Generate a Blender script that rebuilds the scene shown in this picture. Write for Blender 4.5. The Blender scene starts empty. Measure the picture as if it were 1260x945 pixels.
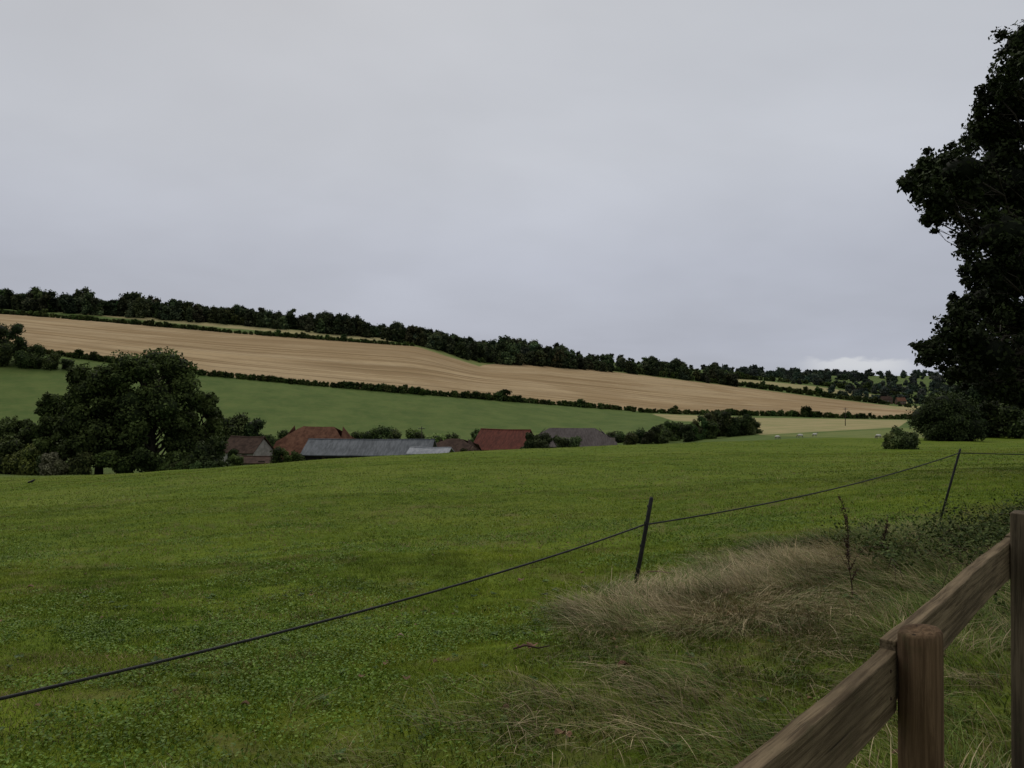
import bpy, math, numpy as np, bmesh
from mathutils import Vector
rng=np.random.default_rng(7)
F_=917.0; CU=630.0; HV=480.0
sc=bpy.context.scene
sc.view_settings.view_transform='Standard'; sc.view_settings.look='None'; sc.view_settings.exposure=0

# ------------------------------------------------------------ helpers
def link(o,parent=None):
    sc.collection.objects.link(o)
    if parent: o.parent=parent
    return o
def empty(name,loc=(0,0,0),rz=0):
    e=bpy.data.objects.new(name,None); e.location=loc; e.rotation_euler=(0,0,rz); e.empty_display_size=.3
    return link(e)
def make_mesh(name,V,F,mat,col=None,smooth=False,parent=None,attrs=None):
    V=np.asarray(V,dtype=np.float32); F=np.asarray(F,dtype=np.int32)
    me=bpy.data.meshes.new(name); nf,k=F.shape
    me.vertices.add(len(V)); me.vertices.foreach_set('co',V.ravel())
    me.loops.add(nf*k); me.loops.foreach_set('vertex_index',F.ravel())
    me.polygons.add(nf); me.polygons.foreach_set('loop_start',np.arange(nf,dtype=np.int32)*k)
    me.polygons.foreach_set('use_smooth',np.full(nf,smooth,dtype=bool))
    me.update(calc_edges=True)
    if col is not None:
        a=me.color_attributes.new('Col','FLOAT_COLOR','POINT')
        c=np.ones((len(V),4),dtype=np.float32); c[:,:3]=col; a.data.foreach_set('color',c.ravel())
    if attrs:
        for n,d in attrs.items():
            a=me.attributes.new(n,'FLOAT','POINT'); a.data.foreach_set('value',np.asarray(d,dtype=np.float32).ravel())
    me.materials.append(mat)
    return link(bpy.data.objects.new(name,me),parent)
def join_parts(parts):
    V=[];F=[];C=[];o=0
    for v,f,c in parts:
        V.append(v);F.append(f+o);C.append(c);o+=len(v)
    return np.concatenate(V),np.concatenate(F),np.concatenate(C)
class NT:
    def __init__(s,tree): s.t=tree
    def n(s,typ,**kw):
        nd=s.t.nodes.new(typ)
        for k,v in kw.items(): setattr(nd,k,v)
        return nd
    def l(s,a,b): s.t.links.new(a,b)
    def val(s,x,sock):
        if isinstance(x,(int,float)): sock.default_value=x
        elif isinstance(x,tuple): sock.default_value=(*x,1) if len(x)==3 and len(sock.default_value)==4 else x
        else: s.l(x,sock)
    def math(s,op,a,b=0.0,clamp=False):
        m=s.n('ShaderNodeMath',operation=op,use_clamp=clamp); s.val(a,m.inputs[0]); s.val(b,m.inputs[1]); return m.outputs[0]
    def mix(s,f,a,b,bt='MIX'):
        m=s.n('ShaderNodeMix',data_type='RGBA',blend_type=bt); s.val(f,m.inputs[0]); s.val(a,m.inputs[6]); s.val(b,m.inputs[7]); return m.outputs[2]
    def noise(s,vec,scale,detail=4,rough=.6,dist=0):
        m=s.n('ShaderNodeTexNoise'); s.l(vec,m.inputs['Vector']); m.inputs['Scale'].default_value=scale
        m.inputs['Detail'].default_value=detail; m.inputs['Roughness'].default_value=rough; m.inputs['Distortion'].default_value=dist
        return m.outputs[0]
    def ramp(s,x,lo,hi,a=0.0,b=1.0,smooth=True):
        m=s.n('ShaderNodeMapRange'); m.interpolation_type='SMOOTHSTEP' if smooth else 'LINEAR'
        s.val(x,m.inputs[0])
        for i,v in enumerate((lo,hi,a,b)): m.inputs[i+1].default_value=v
        return m.outputs[0]
    def mapping(s,vec,scale):
        m=s.n('ShaderNodeMapping'); s.l(vec,m.inputs[0]); m.inputs['Scale'].default_value=scale; return m.outputs[0]
    def attr(s,name,out='Fac'):
        m=s.n('ShaderNodeAttribute',attribute_name=name); return m.outputs[out]
def newmat(name,rough=.8,spec=.2):
    m=bpy.data.materials.new(name); m.use_nodes=True; t=NT(m.node_tree); b=m.node_tree.nodes['Principled BSDF']
    b.inputs['Roughness'].default_value=rough; b.inputs['Specular IOR Level'].default_value=spec
    return m,t,b
def foliage_mat(name,rough=.7,spec=.12,scale=.6,amp=.5):
    m,t,b=newmat(name,rough,spec)
    geo=t.n('ShaderNodeNewGeometry'); c=t.attr('Col','Color')
    nz=t.ramp(t.noise(geo.outputs['Position'],scale,2),.3,.7,1-amp,1+amp)
    cc=t.n('ShaderNodeCombineColor'); [t.l(nz,cc.inputs[i]) for i in range(3)]
    t.l(t.mix(1.0,c,cc.outputs[0],'MULTIPLY'),b.inputs['Base Color'])
    return m
def simple_mat(name,c1,c2,scale=3,stretch=(1,1,1),rough=.8,spec=.2,bump=.3,coord='Object'):
    m,t,b=newmat(name,rough,spec)
    tc=t.n('ShaderNodeTexCoord'); v=t.mapping(tc.outputs[coord],stretch)
    n=t.noise(v,scale,6,.65); n2=t.noise(tc.outputs[coord],scale*.35,3)
    f=t.ramp(t.math('ADD',t.math('MULTIPLY',n,.7),t.math('MULTIPLY',n2,.3)),.36,.64)
    t.l(t.mix(f,c1,c2),b.inputs['Base Color'])
    bp=t.n('ShaderNodeBump'); bp.inputs['Strength'].default_value=bump; bp.inputs['Distance'].default_value=.01
    t.l(n,bp.inputs['Height']); t.l(bp.outputs[0],b.inputs['Normal'])
    return m

# ------------------------------------------------------------ terrain table
US=[-400,0,280,450,520,590,650,800,950,1100,1260,1700]
T={
-400:[(40,594),(95,579),(200,540),(330,415),(560,365),(620,360),(900,368)],
0:[(55,596),(95,579),(200,545),(330,430),(560,386),(620,379),(900,386)],
280:[(60,575),(110,580),(220,545),(340,464),(560,409),(620,399),(900,406)],
450:[(70,562),(140,585),(230,547),(350,480),(570,421),(640,413),(900,419)],
520:[(76,558),(145,583),(235,546),(355,485),(585,427),(680,420),(1000,425)],
590:[(82,555),(150,580),(238,545),(362,491),(620,449),(760,436),(1200,434)],
650:[(88,552),(155,575),(242,543),(375,496),(640,449),(780,440),(1300,440)],
800:[(100,547),(170,560),(260,533),(400,507),(700,464),(900,454),(1400,450)],
950:[(120,542),(175,538),(300,523),(450,511),(750,483),(1100,468),(1800,462)],
1100:[(120,541),(190,531),(300,519),(480,514),(800,501),(1200,484),(2200,463)],
1260:[(120,541),(190,530),(300,518),(480,512),(800,502),(1200,484),(2200,463)],
1700:[(120,541),(190,530),(300,518),(480,512),(800,502),(1200,484),(2200,463)]}
NZ={-400:(-1.8,-2.5,-3.95),0:(-1.8,-2.36,-3.65),280:(-1.8,-2.32,-3.5),450:(-1.8,-2.3,-3.35),520:(-1.8,-2.3,-3.3),590:(-1.8,-2.28,-3.3),650:(-1.8,-2.26,-3.2),
 800:(-1.79,-2.2,-3.1),950:(-1.77,-2.1,-2.9),1100:(-1.75,-2.0,-2.65),1260:(-1.74,-1.95,-2.5),1700:(-1.74,-1.9,-2.5)}
KY=[];KZ=[]
for u in US:
    ys=[.3,3.5,8,20]+[p[0] for p in T[u]]+[5000]
    zs=[-1.72]+list(NZ[u])+[-(v-HV)/F_*y for y,v in T[u]]+[-(476-HV)/F_*5000*.5 if u<600 else 20]
    KY.append(ys);KZ.append(zs)
KY=np.array(KY,float);KZ=np.array(KZ,float);USa=np.array(US,float)
def colknots(u):
    return (np.array([np.interp(u,USa,KY[:,j]) for j in range(KY.shape[1])]),
            np.array([np.interp(u,USa,KZ[:,j]) for j in range(KY.shape[1])]))
def pchip(x,y,q):
    h=np.diff(x);d=np.diff(y)/h;m=np.zeros_like(x);m[0]=d[0];m[-1]=d[-1]
    for i in range(1,len(x)-1):
        if d[i-1]*d[i]>0:
            w1=2*h[i]+h[i-1];w2=h[i]+2*h[i-1];m[i]=(w1+w2)/(w1/d[i-1]+w2/d[i])
    q=np.clip(q,x[0],x[-1]);i=np.clip(np.searchsorted(x,q)-1,0,len(h)-1);t=(q-x[i])/h[i]
    return (2*t**3-3*t**2+1)*y[i]+(t**3-2*t**2+t)*h[i]*m[i]+(-2*t**3+3*t**2)*y[i+1]+(t**3-t**2)*h[i]*m[i+1]
NTH=2400; DTH=2*math.pi/NTH
NR=330; R0=.35; R1=5200; LR=math.log(R1/R0)
TH=-math.pi+np.arange(NTH+1)*DTH
RR=R0*np.exp(LR*np.arange(NR)/(NR-1))
tl=math.radians(-48);tr=math.radians(49)
ZT=np.zeros((NTH+1,NR));TT=np.zeros((NTH+1,NR))
def knots_th(th): 
    ky,kz=colknots(CU+F_*math.tan(th)); return ky/math.cos(th),kz
kl=knots_th(tl);kr=knots_th(tr)
for i,th in enumerate(TH):
    if tl<=th<=tr: kx,kz=knots_th(th)
    else:
        span=2*math.pi-(tr-tl); a=(th-tr)%(2*math.pi); w=a/span; w=w*w*(3-2*w)
        kx=kr[0]*(1-w)+kl[0]*w; kz=kr[1]*(1-w)+kl[1]*w
    ZT[i]=pchip(kx,kz,RR)
    TT[i]=np.interp(RR,kx,np.arange(len(kx)))
for _ in range(3):
    k=25; ker=np.hanning(k+2)[1:-1]; ker/=ker.sum()
    Zp=np.concatenate([ZT[-k-1:-1],ZT,ZT[1:k+1]])
    S=np.apply_along_axis(lambda c:np.convolve(c,ker,'same'),0,Zp)[k:-k]
    ZT=S
XX=np.sin(TH)[:,None]*RR; YY=np.cos(TH)[:,None]*RR
def und(x,y):
    r=np.hypot(x,y); w=np.clip((r-3)/8,0,1)
    return w*(.05*np.sin(x*.9+.4*np.sin(y*.6))*np.cos(y*.7+1.2)+.09*np.sin(x*.23+1.1)*np.sin(y*.19+.5*np.sin(x*.11))+np.clip(r-300,0,300)/300*1.2*np.sin(x*.013+2)*np.sin(y*.017))
ZT+=und(XX,YY)
def H(x,y):
    x=np.asarray(x,float);y=np.asarray(y,float)
    th=np.arctan2(x,y);r=np.clip(np.hypot(x,y),R0,R1*.999)
    a=np.clip((th+math.pi)/DTH,0,NTH-1e-6);b=np.clip(np.log(r/R0)/LR*(NR-1),0,NR-1.001)
    i=a.astype(int);j=b.astype(int);fa=a-i;fb=b-j
    return (ZT[i,j]*(1-fa)+ZT[i+1,j]*fa)*(1-fb)+(ZT[i,j+1]*(1-fa)+ZT[i+1,j+1]*fa)*fb
def XU(u,y): return (u-CU)/F_*y
def PZ(v,y): return (HV-v)/F_*y
def vnoise(x,y,s,seed=0):
    g=np.random.default_rng(seed).random((64,64));x=np.asarray(x)/s;y=np.asarray(y)/s
    i=np.floor(x).astype(int);j=np.floor(y).astype(int);a=x-i;b=y-j;a=a*a*(3-2*a);b=b*b*(3-2*b)
    G=lambda p,q:g[p%64,q%64]
    return (G(i,j)*(1-a)+G(i+1,j)*a)*(1-b)+(G(i,j+1)*(1-a)+G(i+1,j+1)*a)*b
def sst(x,a,b):
    t=np.clip((x-a)/(b-a),0,1);return t*t*(3-2*t)
RL=np.array([(-2.6,.5),(-1.2,3.2),(-.3,4.6),(.5,6.4),(1.2,8.1),(3.2,10.2),(6.5,12.4),(14,18),(40,40)])
def rough(x,y):
    xl=np.interp(y,RL[:,1],RL[:,0]); d=(x-xl)*.75
    d=d+(vnoise(x,y,.9,3)-.5)*1.3+(vnoise(x,y,.3,4)-.5)*.6
    return np.clip((d+.35)/.9,0,1)
def worn(x,y):
    w=vnoise(x,y,1.5,15)*.38+vnoise(x,y,.5,16)*.30+vnoise(x,y,.17,17)*.32
    w=w+.16*np.exp(-((x+1.3)/.85)**2-((y-3.55)/.5)**2)+.11*np.exp(-((x+.1)/1.3)**2-((y-5.4)/1.5)**2)+.09*np.exp(-((x-3)/3)**2-((y-10.5)/1.6)**2)
    return sst(w,.62,.80)*.8
def sdist(px,py,poly):
    poly=np.array(poly,float);n=len(poly);best=np.full(px.shape,1e9);ins=np.zeros(px.shape,bool)
    for k in range(n):
        ax,ay=poly[k];bx,by=poly[(k+1)%n];ex,ey=bx-ax,by-ay
        t=np.clip(((px-ax)*ex+(py-ay)*ey)/(ex*ex+ey*ey+1e-9),0,1)
        best=np.minimum(best,np.hypot(px-ax-t*ex,py-ay-t*ey))
        c=((ay>py)!=(by>py))&(px<(bx-ax)*(py-ay)/((by-ay) if by!=ay else 1e-9)+ax); ins^=c
    return np.where(ins,best,-best)
gold=[(-600,352),(30,387),(140,396),(300,410),(450,421),(520,427),(560,440),(590,449),(620,447),(660,447),(760,458),(900,475),(1000,488),(1125,503),(1125,514),(950,511),(850,508),(780,505),(500,483),(240,460),(90,437),(-600,330)]
pales=[[(40,381),(250,401),(480,421),(500,418),(250,396),(60,378)],
 [(800,509),(930,514),(1118,517),(1105,526),(935,535),(900,520),(830,518)],
 [(890,468),(1000,482),(1115,497),(1128,493),(1000,475),(900,465)],[(1060,500),(1130,505),(1240,503),(1240,500),(1130,500)]]
limes=[[(505,424),(590,451),(604,446),(575,434),(540,424)],[(940,536),(1110,527),(1300,524),(1300,535),(1110,540)]]
front=[i for i in range(NTH+1) if abs(TH[i])<math.radians(43)]
cols=sorted(set(front)|set(range(0,NTH+1,16)))
if cols[-1]==NTH: cols=cols[:-1]
ci=np.array(cols);nc=len(ci)
X=XX[ci];Y=YY[ci];Z=ZT[ci];thc=np.clip(TH[ci],tl,tr)[:,None]
Ud=CU+F_*np.tan(thc)*np.ones_like(X); Yd=RR[None,:]*np.cos(thc); Vd=HV-Z/Yd*F_
far=np.clip((TT[ci]-4.3)/.3,0,1)
mask=(Yd>130)
sg=np.where(mask,sdist(Ud,Vd,gold),-50);sp=np.full(X.shape,-50.);slm=np.full(X.shape,-50.)
for p in pales: sp=np.maximum(sp,np.where(mask,sdist(Ud,Vd,p),-50))
for p in limes: slm=np.maximum(slm,np.where(mask,sdist(Ud,Vd,p),-50))
ro=np.where(Yd<60,rough(X,Y),0)*(np.abs(TH[ci])[:,None]<2)
wo=worn(X,Y)*np.clip((45-Yd)/25,0,1)
V=np.stack([X,Y,Z],-1).reshape(-1,3)
a=np.arange(nc);b=(a+1)%nc;j=np.arange(NR-1)
F=np.stack([(a[:,None]*NR+j),(b[:,None]*NR+j),(b[:,None]*NR+j+1),(a[:,None]*NR+j+1)],-1).reshape(-1,4)[:, ::-1]
V=np.concatenate([V,[[0,0,-1.72]]])
ex=lambda A,d=0:np.append(A.ravel(),d)
m,t,bs=newmat('ground_fields',.95,.05)
geo=t.n('ShaderNodeNewGeometry');P=geo.outputs['Position']
n_b=t.noise(P,.09,4);n_m=t.noise(P,.9,4);n_f=t.noise(P,9,3);n_vf=t.noise(P,45,2)
g=t.mix(t.ramp(n_m,.35,.65),(.070,.112,.006),(.122,.165,.013))
g=t.mix(t.math('MULTIPLY',t.ramp(n_b,.42,.62),.6),g,(.155,.185,.026))
g=t.mix(t.math('MULTIPLY',t.ramp(t.noise(P,.35,4,.7),.50,.66),.4),g,(.060,.098,.008))
g=t.mix(t.math('MULTIPLY',t.ramp(n_f,.45,.6),.55),g,(.042,.075,.006))
g=t.mix(t.math('MULTIPLY',t.ramp(n_vf,.55,.7),.4),g,(.17,.19,.04))
br=t.mix(t.ramp(n_f,.35,.65),(.060,.045,.018),(.17,.13,.060))
bare=t.math('MULTIPLY',t.attr('rough'),t.ramp(n_m,.35,.6,.10,.5))
bare2=t.math('MULTIPLY',t.attr('worn'),.7)
g=t.mix(t.math('MAXIMUM',bare,bare2),g,br)
pg=t.mix(t.ramp(n_b,.3,.7),(.070,.110,.028),(.102,.142,.038))
pg=t.mix(t.math('MULTIPLY',t.ramp(t.noise(P,.3,4,.75),.4,.7),.4),pg,(.14,.155,.05))
g=t.mix(t.attr('far'),g,pg)
st=t.attr('tt');cx=t.n('ShaderNodeCombineXYZ')
sx=t.n('ShaderNodeSeparateXYZ');t.l(P,sx.inputs[0])
t.l(t.math('MULTIPLY',st,42.0),cx.inputs[0]);t.l(t.math('MULTIPLY',sx.outputs[0],.008),cx.inputs[1])
line=t.noise(cx.outputs[0],1.0,2,.5)
cx2=t.n('ShaderNodeCombineXYZ');t.l(t.math('MULTIPLY',st,9.0),cx2.inputs[0]);t.l(t.math('MULTIPLY',sx.outputs[0],.005),cx2.inputs[1])
line2=t.noise(cx2.outputs[0],1.0,3,.5)
gd=t.mix(t.ramp(line,.38,.60),(.235,.160,.080),(.40,.292,.160))
gd=t.mix(t.math('MULTIPLY',t.ramp(line2,.42,.60),.6),gd,(.43,.325,.19))
gd=t.mix(t.math('MULTIPLY',t.ramp(t.noise(P,.012,4),.42,.62),.6),gd,(.26,.175,.085))
tram=t.math('MULTIPLY',t.ramp(t.math('ABSOLUTE',t.math('SUBTRACT',t.math('FRACT',t.math('MULTIPLY',st,11.0)),.5)),.09,.02),.5)
gd=t.mix(tram,gd,(.16,.115,.055))
gd=t.mix(t.math('MULTIPLY',t.ramp(t.noise(P,.25,5,.8),.48,.72),.4),gd,(.19,.14,.07))
wob=t.math('MULTIPLY',t.math('SUBTRACT',t.noise(P,.08,3),.5),1.5)
g=t.mix(t.ramp(t.math('ADD',t.attr('gold'),wob),-.7,.7),g,gd)
pl=t.mix(t.ramp(n_b,.3,.7),(.34,.28,.14),(.24,.23,.10))
g=t.mix(t.ramp(t.math('ADD',t.attr('pale'),wob),-.6,.6),g,pl)
g=t.mix(t.ramp(t.math('ADD',t.attr('lime'),wob),-.8,.8),g,t.mix(t.ramp(n_b,.3,.7),(.12,.16,.045),(.18,.19,.065)))
t.l(g,bs.inputs['Base Color'])
bp=t.n('ShaderNodeBump');bp.inputs['Strength'].default_value=.6;bp.inputs['Distance'].default_value=.06
t.l(n_f,bp.inputs['Height']);t.l(bp.outputs[0],bs.inputs['Normal'])
gob=make_mesh('ground',V,F,m,smooth=True,attrs=dict(rough=ex(ro),worn=ex(wo),far=ex(far),gold=ex(sg,-50),pale=ex(sp,-50),lime=ex(slm,-50),tt=ex(TT[ci])))

# ------------------------------------------------------------ grass
def blades(x,y,h,w,bend,c,seg=1,z=None,la=None):
    n=len(x);z=H(x,y) if z is None else z
    az=rng.random(n)*2*math.pi;fx,fy=np.cos(az),np.sin(az)
    if la is None: la=rng.random(n)*2*math.pi
    lx,ly=np.cos(la),np.sin(la)
    base=np.stack([x,y,z-.005],-1);V=[];C=[]
    for k in range(seg+1):
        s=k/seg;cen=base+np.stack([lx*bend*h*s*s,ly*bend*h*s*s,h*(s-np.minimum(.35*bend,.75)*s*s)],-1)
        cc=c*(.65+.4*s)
        if k<seg:
            ww=w*(1-.6*s)/2;off=np.stack([fx*ww,fy*ww,0*ww],-1);V+=[cen-off,cen+off];C+=[cc,cc]
        else: V.append(cen);C.append(cc)
    nv=2*seg+1;V=np.stack(V,1).reshape(-1,3);C=np.stack(C,1).reshape(-1,3);b=np.arange(n)*nv;F=[]
    for k in range(seg-1): F+=[np.stack([b+2*k,b+2*k+1,b+2*k+3],-1),np.stack([b+2*k,b+2*k+3,b+2*k+2],-1)]
    F.append(np.stack([b+2*seg-2,b+2*seg-1,b+2*seg],-1))
    return V,np.concatenate(F),C
def wedge(n,y0,y1,amax=.85):
    y=np.sqrt(rng.random(n)*(y1*y1-y0*y0)+y0*y0);x=(rng.random(n)*2-1)*amax*y;return x,y
def lerp(a,b,t): return np.array(a)*(1-t)[:,None]+np.array(b)*t[:,None]
def patch(x,y): return vnoise(x,y,2.5,9)*.4+vnoise(x,y,.8,10)*.35+vnoise(x,y,.25,11)*.25
def gcol(n,x,y):
    t_=np.clip(rng.random(n)*.35+(patch(x,y)-.5)*1.8+.38,0,1);c=lerp((.064,.125,.006),(.245,.292,.024),t_)
    dry=(rng.random(n)<.04+.30*(vnoise(x,y,1.6,12)*.7+vnoise(x,y,.4,13)*.3>.62));c[dry]=np.array([.30,.24,.10]);return c
mg=foliage_mat('grass_blades',.6,.15,1.5,.25)
parts=[]
for n,y0,y1,hh,ww in [(190000,2.4,6,.034,.0055),(260000,6,12,.042,.008),(230000,12,28,.05,.014),(120000,28,60,.06,.035),(50000,60,130,.07,.07)]:
    x,y=wedge(n,y0,y1);rg=rough(x,y)
    k=(rng.random(n)>rg*.7)&(vnoise(x,y,.25,21)+rng.random(n)*.6>.42)&(rng.random(n)>worn(x,y)*.75);x,y=x[k],y[k];n=len(x)
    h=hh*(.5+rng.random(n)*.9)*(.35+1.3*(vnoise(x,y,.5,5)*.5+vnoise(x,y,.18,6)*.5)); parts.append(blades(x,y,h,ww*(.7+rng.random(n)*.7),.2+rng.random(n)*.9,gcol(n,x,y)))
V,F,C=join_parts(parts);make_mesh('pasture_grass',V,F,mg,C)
def leaves(P,size,nrm,c,fold=.0):
    n=len(P);nrm=nrm/np.linalg.norm(nrm,axis=1,keepdims=True)
    a=np.cross(nrm,rng.normal(size=(n,3)));a/=np.linalg.norm(a,axis=1,keepdims=True)+1e-9;b=np.cross(nrm,a)
    s=np.asarray(size).reshape(-1,1)*np.ones((n,1))
    V=np.stack([P-a*s,P-b*s*.62+nrm*s*fold,P+a*s,P+b*s*.62+nrm*s*fold],1).reshape(-1,3)
    i=np.arange(n)*4;return V,np.stack([i,i+1,i+2,i+3],-1),np.repeat(c,4,0)
parts=[]
for n,y0,y1,s in [(90000,2.4,7,.011),(100000,7,16,.014),(40000,16,40,.024)]:
    x,y=wedge(n,y0,y1);k=(rng.random(n)>rough(x,y)*.95)&(rng.random(n)>worn(x,y))&(vnoise(x,y,1.7,31)+vnoise(x,y,.3,32)*.7+rng.random(n)*.15>.98);x,y=x[k],y[k];n=len(x)
    P=np.stack([x,y,H(x,y)+.012+rng.random(n)*.035],-1);nr=rng.normal(size=(n,3))*.5+[0,0,1]
    parts.append(leaves(P,s*(.6+rng.random(n)*.7),nr,lerp((.050,.108,.007),(.140,.215,.020),rng.random(n))))
V,F,C=join_parts(parts);make_mesh('clover_patch',V,F,mg,C)
def strawf(x,y): return np.exp(-(((x-1.75)/1.0)**2+((y-6.8)/1.25)**2))+.5*np.exp(-(((x-3.2)/1.4)**2+((y-8.6)/.9)**2))+.25*np.exp(-(((x-.9)/1.0)**2+((y-4.2)/.8)**2))
parts=[]
for n,y0,y1,wm in [(330000,1.2,11,1.0),(70000,11,24,2.2)]:
    x,y=wedge(n,y0,y1,1.0);rg=rough(x,y);k=(rng.random(n)<rg*(.25+.75*(vnoise(x,y,.4,41)*.6+vnoise(x,y,.15,42)*.4>.42)))&(x>-4);x,y=x[k],y[k];n=len(x)
    straw=strawf(x,y)*(.4+1.2*vnoise(x,y,.35,43));isd=rng.random(n)<np.clip(.13+.7*straw,0,.85)
    c=lerp((.045,.085,.007),(.135,.175,.022),np.clip(rng.random(n)*.6+(patch(x,y)-.5)*1.6+.3,0,1));c[isd]=lerp((.16,.12,.052),(.42,.33,.17),rng.random(n))[isd]
    h=np.where(isd,.08+.28*rng.random(n)*np.clip(straw+.15,0,1),.03+.10*rng.random(n)**1.5)*(.4+1.2*vnoise(x,y,.45,44)) * (1+.5*np.clip(x-2.2,0,2))
    w=np.where(isd,.0038,.0055)*(1+np.clip(y-6,0,20)*.10)
    swirl=2.2*math.pi*vnoise(x,y,1.1,45)+rng.normal(size=n)*.7
    parts.append(blades(x,y,h,w,.6+rng.random(n)*1.3,c,3 if y0<5 else 2,la=swirl))
nt=0;tries=0
while nt<560 and tries<24000:
    tries+=1;x,y=wedge(1,2.2,11,.95);x0,y0=float(x[0]),float(y[0])
    rg=float(rough(np.array([x0]),np.array([y0]))[0]);sf=float(strawf(x0,y0))
    if x0<-.5 or rng.random()>rg*(.05+1.1*sf+.12*(x0>1.9)): continue
    nt+=1;nb=int(rng.uniform(25,75));spx=rng.uniform(.08,.20)
    xs=x0+rng.normal(size=nb)*spx;ys=y0+rng.normal(size=nb)*spx*.8;dry=rng.random()<.35+.65*min(sf,1);hh=rng.uniform(.15,.36)*(1 if sf>.3 else .75)
    c=lerp((.20,.15,.070),(.54,.44,.25),rng.random(nb)) if dry else lerp((.05,.095,.010),(.13,.18,.03),rng.random(nb))
    mixm=rng.random(nb)<.25;c[mixm]=(lerp((.06,.10,.012),(.12,.165,.03),rng.random(nb)) if dry else lerp((.18,.14,.07),(.34,.26,.13),rng.random(nb)))[mixm]
    la0=2.2*math.pi*float(vnoise(x0,y0,1.1,45))
    parts.append(blades(xs,ys,hh*(.4+.9*rng.random(nb)),.0040+.0020*rng.random(nb),.5+1.5*rng.random(nb),c,4,la=la0+rng.normal(size=nb)*.55))
V,F,C=join_parts(parts);make_mesh('long_rough_grass',V,F,mg,C)

# ------------------------------------------------------------ foliage engine
ICO=None
def ico():
    global ICO
    if ICO is None:
        bm=bmesh.new();bmesh.ops.create_icosphere(bm,subdivisions=2,radius=1);bm.verts.ensure_lookup_table()
        ICO=(np.array([v.co[:] for v in bm.verts]),np.array([[v.index for v in f.verts] for f in bm.faces]));bm.free()
    return ICO
def blob(c,r,n,ls,c0,c1,core=True,sq=.8,shell=.55,parts=None,cores=None):
    c=np.array(c,float);d=rng.normal(size=(n,3));d/=np.linalg.norm(d,axis=1,keepdims=True)
    lump=1+.16*np.sin(d[:,0]*5+c[0])+.14*np.sin(d[:,1]*6+c[1]*2)+.12*np.sin(d[:,2]*5+c[0]*3)
    rad=(shell+(1.05-shell)*rng.random(n)**.7)*lump*r
    P=c+d*rad[:,None]*np.array([1,1,sq]);nr=d*.7+rng.normal(size=(n,3))*.6+[0,0,.25]
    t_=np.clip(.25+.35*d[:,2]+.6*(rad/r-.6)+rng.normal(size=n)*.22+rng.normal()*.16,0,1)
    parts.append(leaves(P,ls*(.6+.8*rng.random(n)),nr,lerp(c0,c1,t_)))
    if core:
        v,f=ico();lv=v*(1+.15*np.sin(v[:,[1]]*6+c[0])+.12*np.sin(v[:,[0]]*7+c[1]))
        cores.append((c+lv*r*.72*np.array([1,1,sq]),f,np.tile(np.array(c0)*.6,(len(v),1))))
def tube(pts,rad,sides=8):
    pts=np.array(pts,float);n=len(pts);V=[]
    for i in range(n):
        t_=pts[min(i+1,n-1)]-pts[max(i-1,0)];t_/=np.linalg.norm(t_)+1e-9
        a=np.cross(t_,[.31,.95,.1] if abs(t_[2])>.8 else [0,0,1]);a/=np.linalg.norm(a);b=np.cross(t_,a)
        ang=np.arange(sides)/sides*2*math.pi;V.append(pts[i]+rad[i]*(np.cos(ang)[:,None]*a+np.sin(ang)[:,None]*b))
    V=np.concatenate(V);F=[]
    for i in range(n-1):
        for k in range(sides):
            F.append([i*sides+k,i*sides+(k+1)%sides,(i+1)*sides+(k+1)%sides,(i+1)*sides+k])
    V=np.concatenate([V,[pts[0]],[pts[-1]]]);q=n*sides
    for k in range(sides):
        F.append([(k+1)%sides,k,q]);F.append([(n-1)*sides+k,(n-1)*sides+(k+1)%sides,q+1])
    return V,F
def tube_obj(name,tubes,mat,parent=None):
    V=[];Fs=[];o=0
    for v,f in tubes:
        V+=[tuple(p) for p in v];Fs+=[tuple(i+o for i in q) for q in f];o+=len(v)
    me=bpy.data.meshes.new(name);me.from_pydata(V,[],Fs);me.materials.append(mat)
    for p in me.polygons:p.use_smooth=True
    return link(bpy.data.objects.new(name,me),parent)
ml=foliage_mat('leaf_foliage',.75,.1,.35,.35);mlf=foliage_mat('far_foliage',.9,.03,.06,.35)
bark=simple_mat('bark',(.022,.018,.013),(.055,.046,.034),6,(1,1,.2))
def finish(name,parts,cores,mat,parent=None):
    V,F,C=join_parts(parts);o=make_mesh(name,V,F,mat,C,parent=parent)
    if cores:
        V,F,C=join_parts(cores);make_mesh('dark_core',V,F,mat,C,smooth=True,parent=parent or o)  # solid darkened cores added inside the crowns to stop see-through
    return o
def curve_pts(a,b,n=6,wob=.06,up=.15):
    a=np.array(a,float);b=np.array(b,float);L=np.linalg.norm(b-a);s=np.linspace(0,1,n)[:,None]
    p=a+(b-a)*s+np.array([0,0,1])*up*L*np.sin(s*math.pi);p[1:-1]+=rng.normal(size=(n-2,3))*wob*L;return p
DK0=(.018,.029,.008);DK1=(.074,.098,.026)
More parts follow.
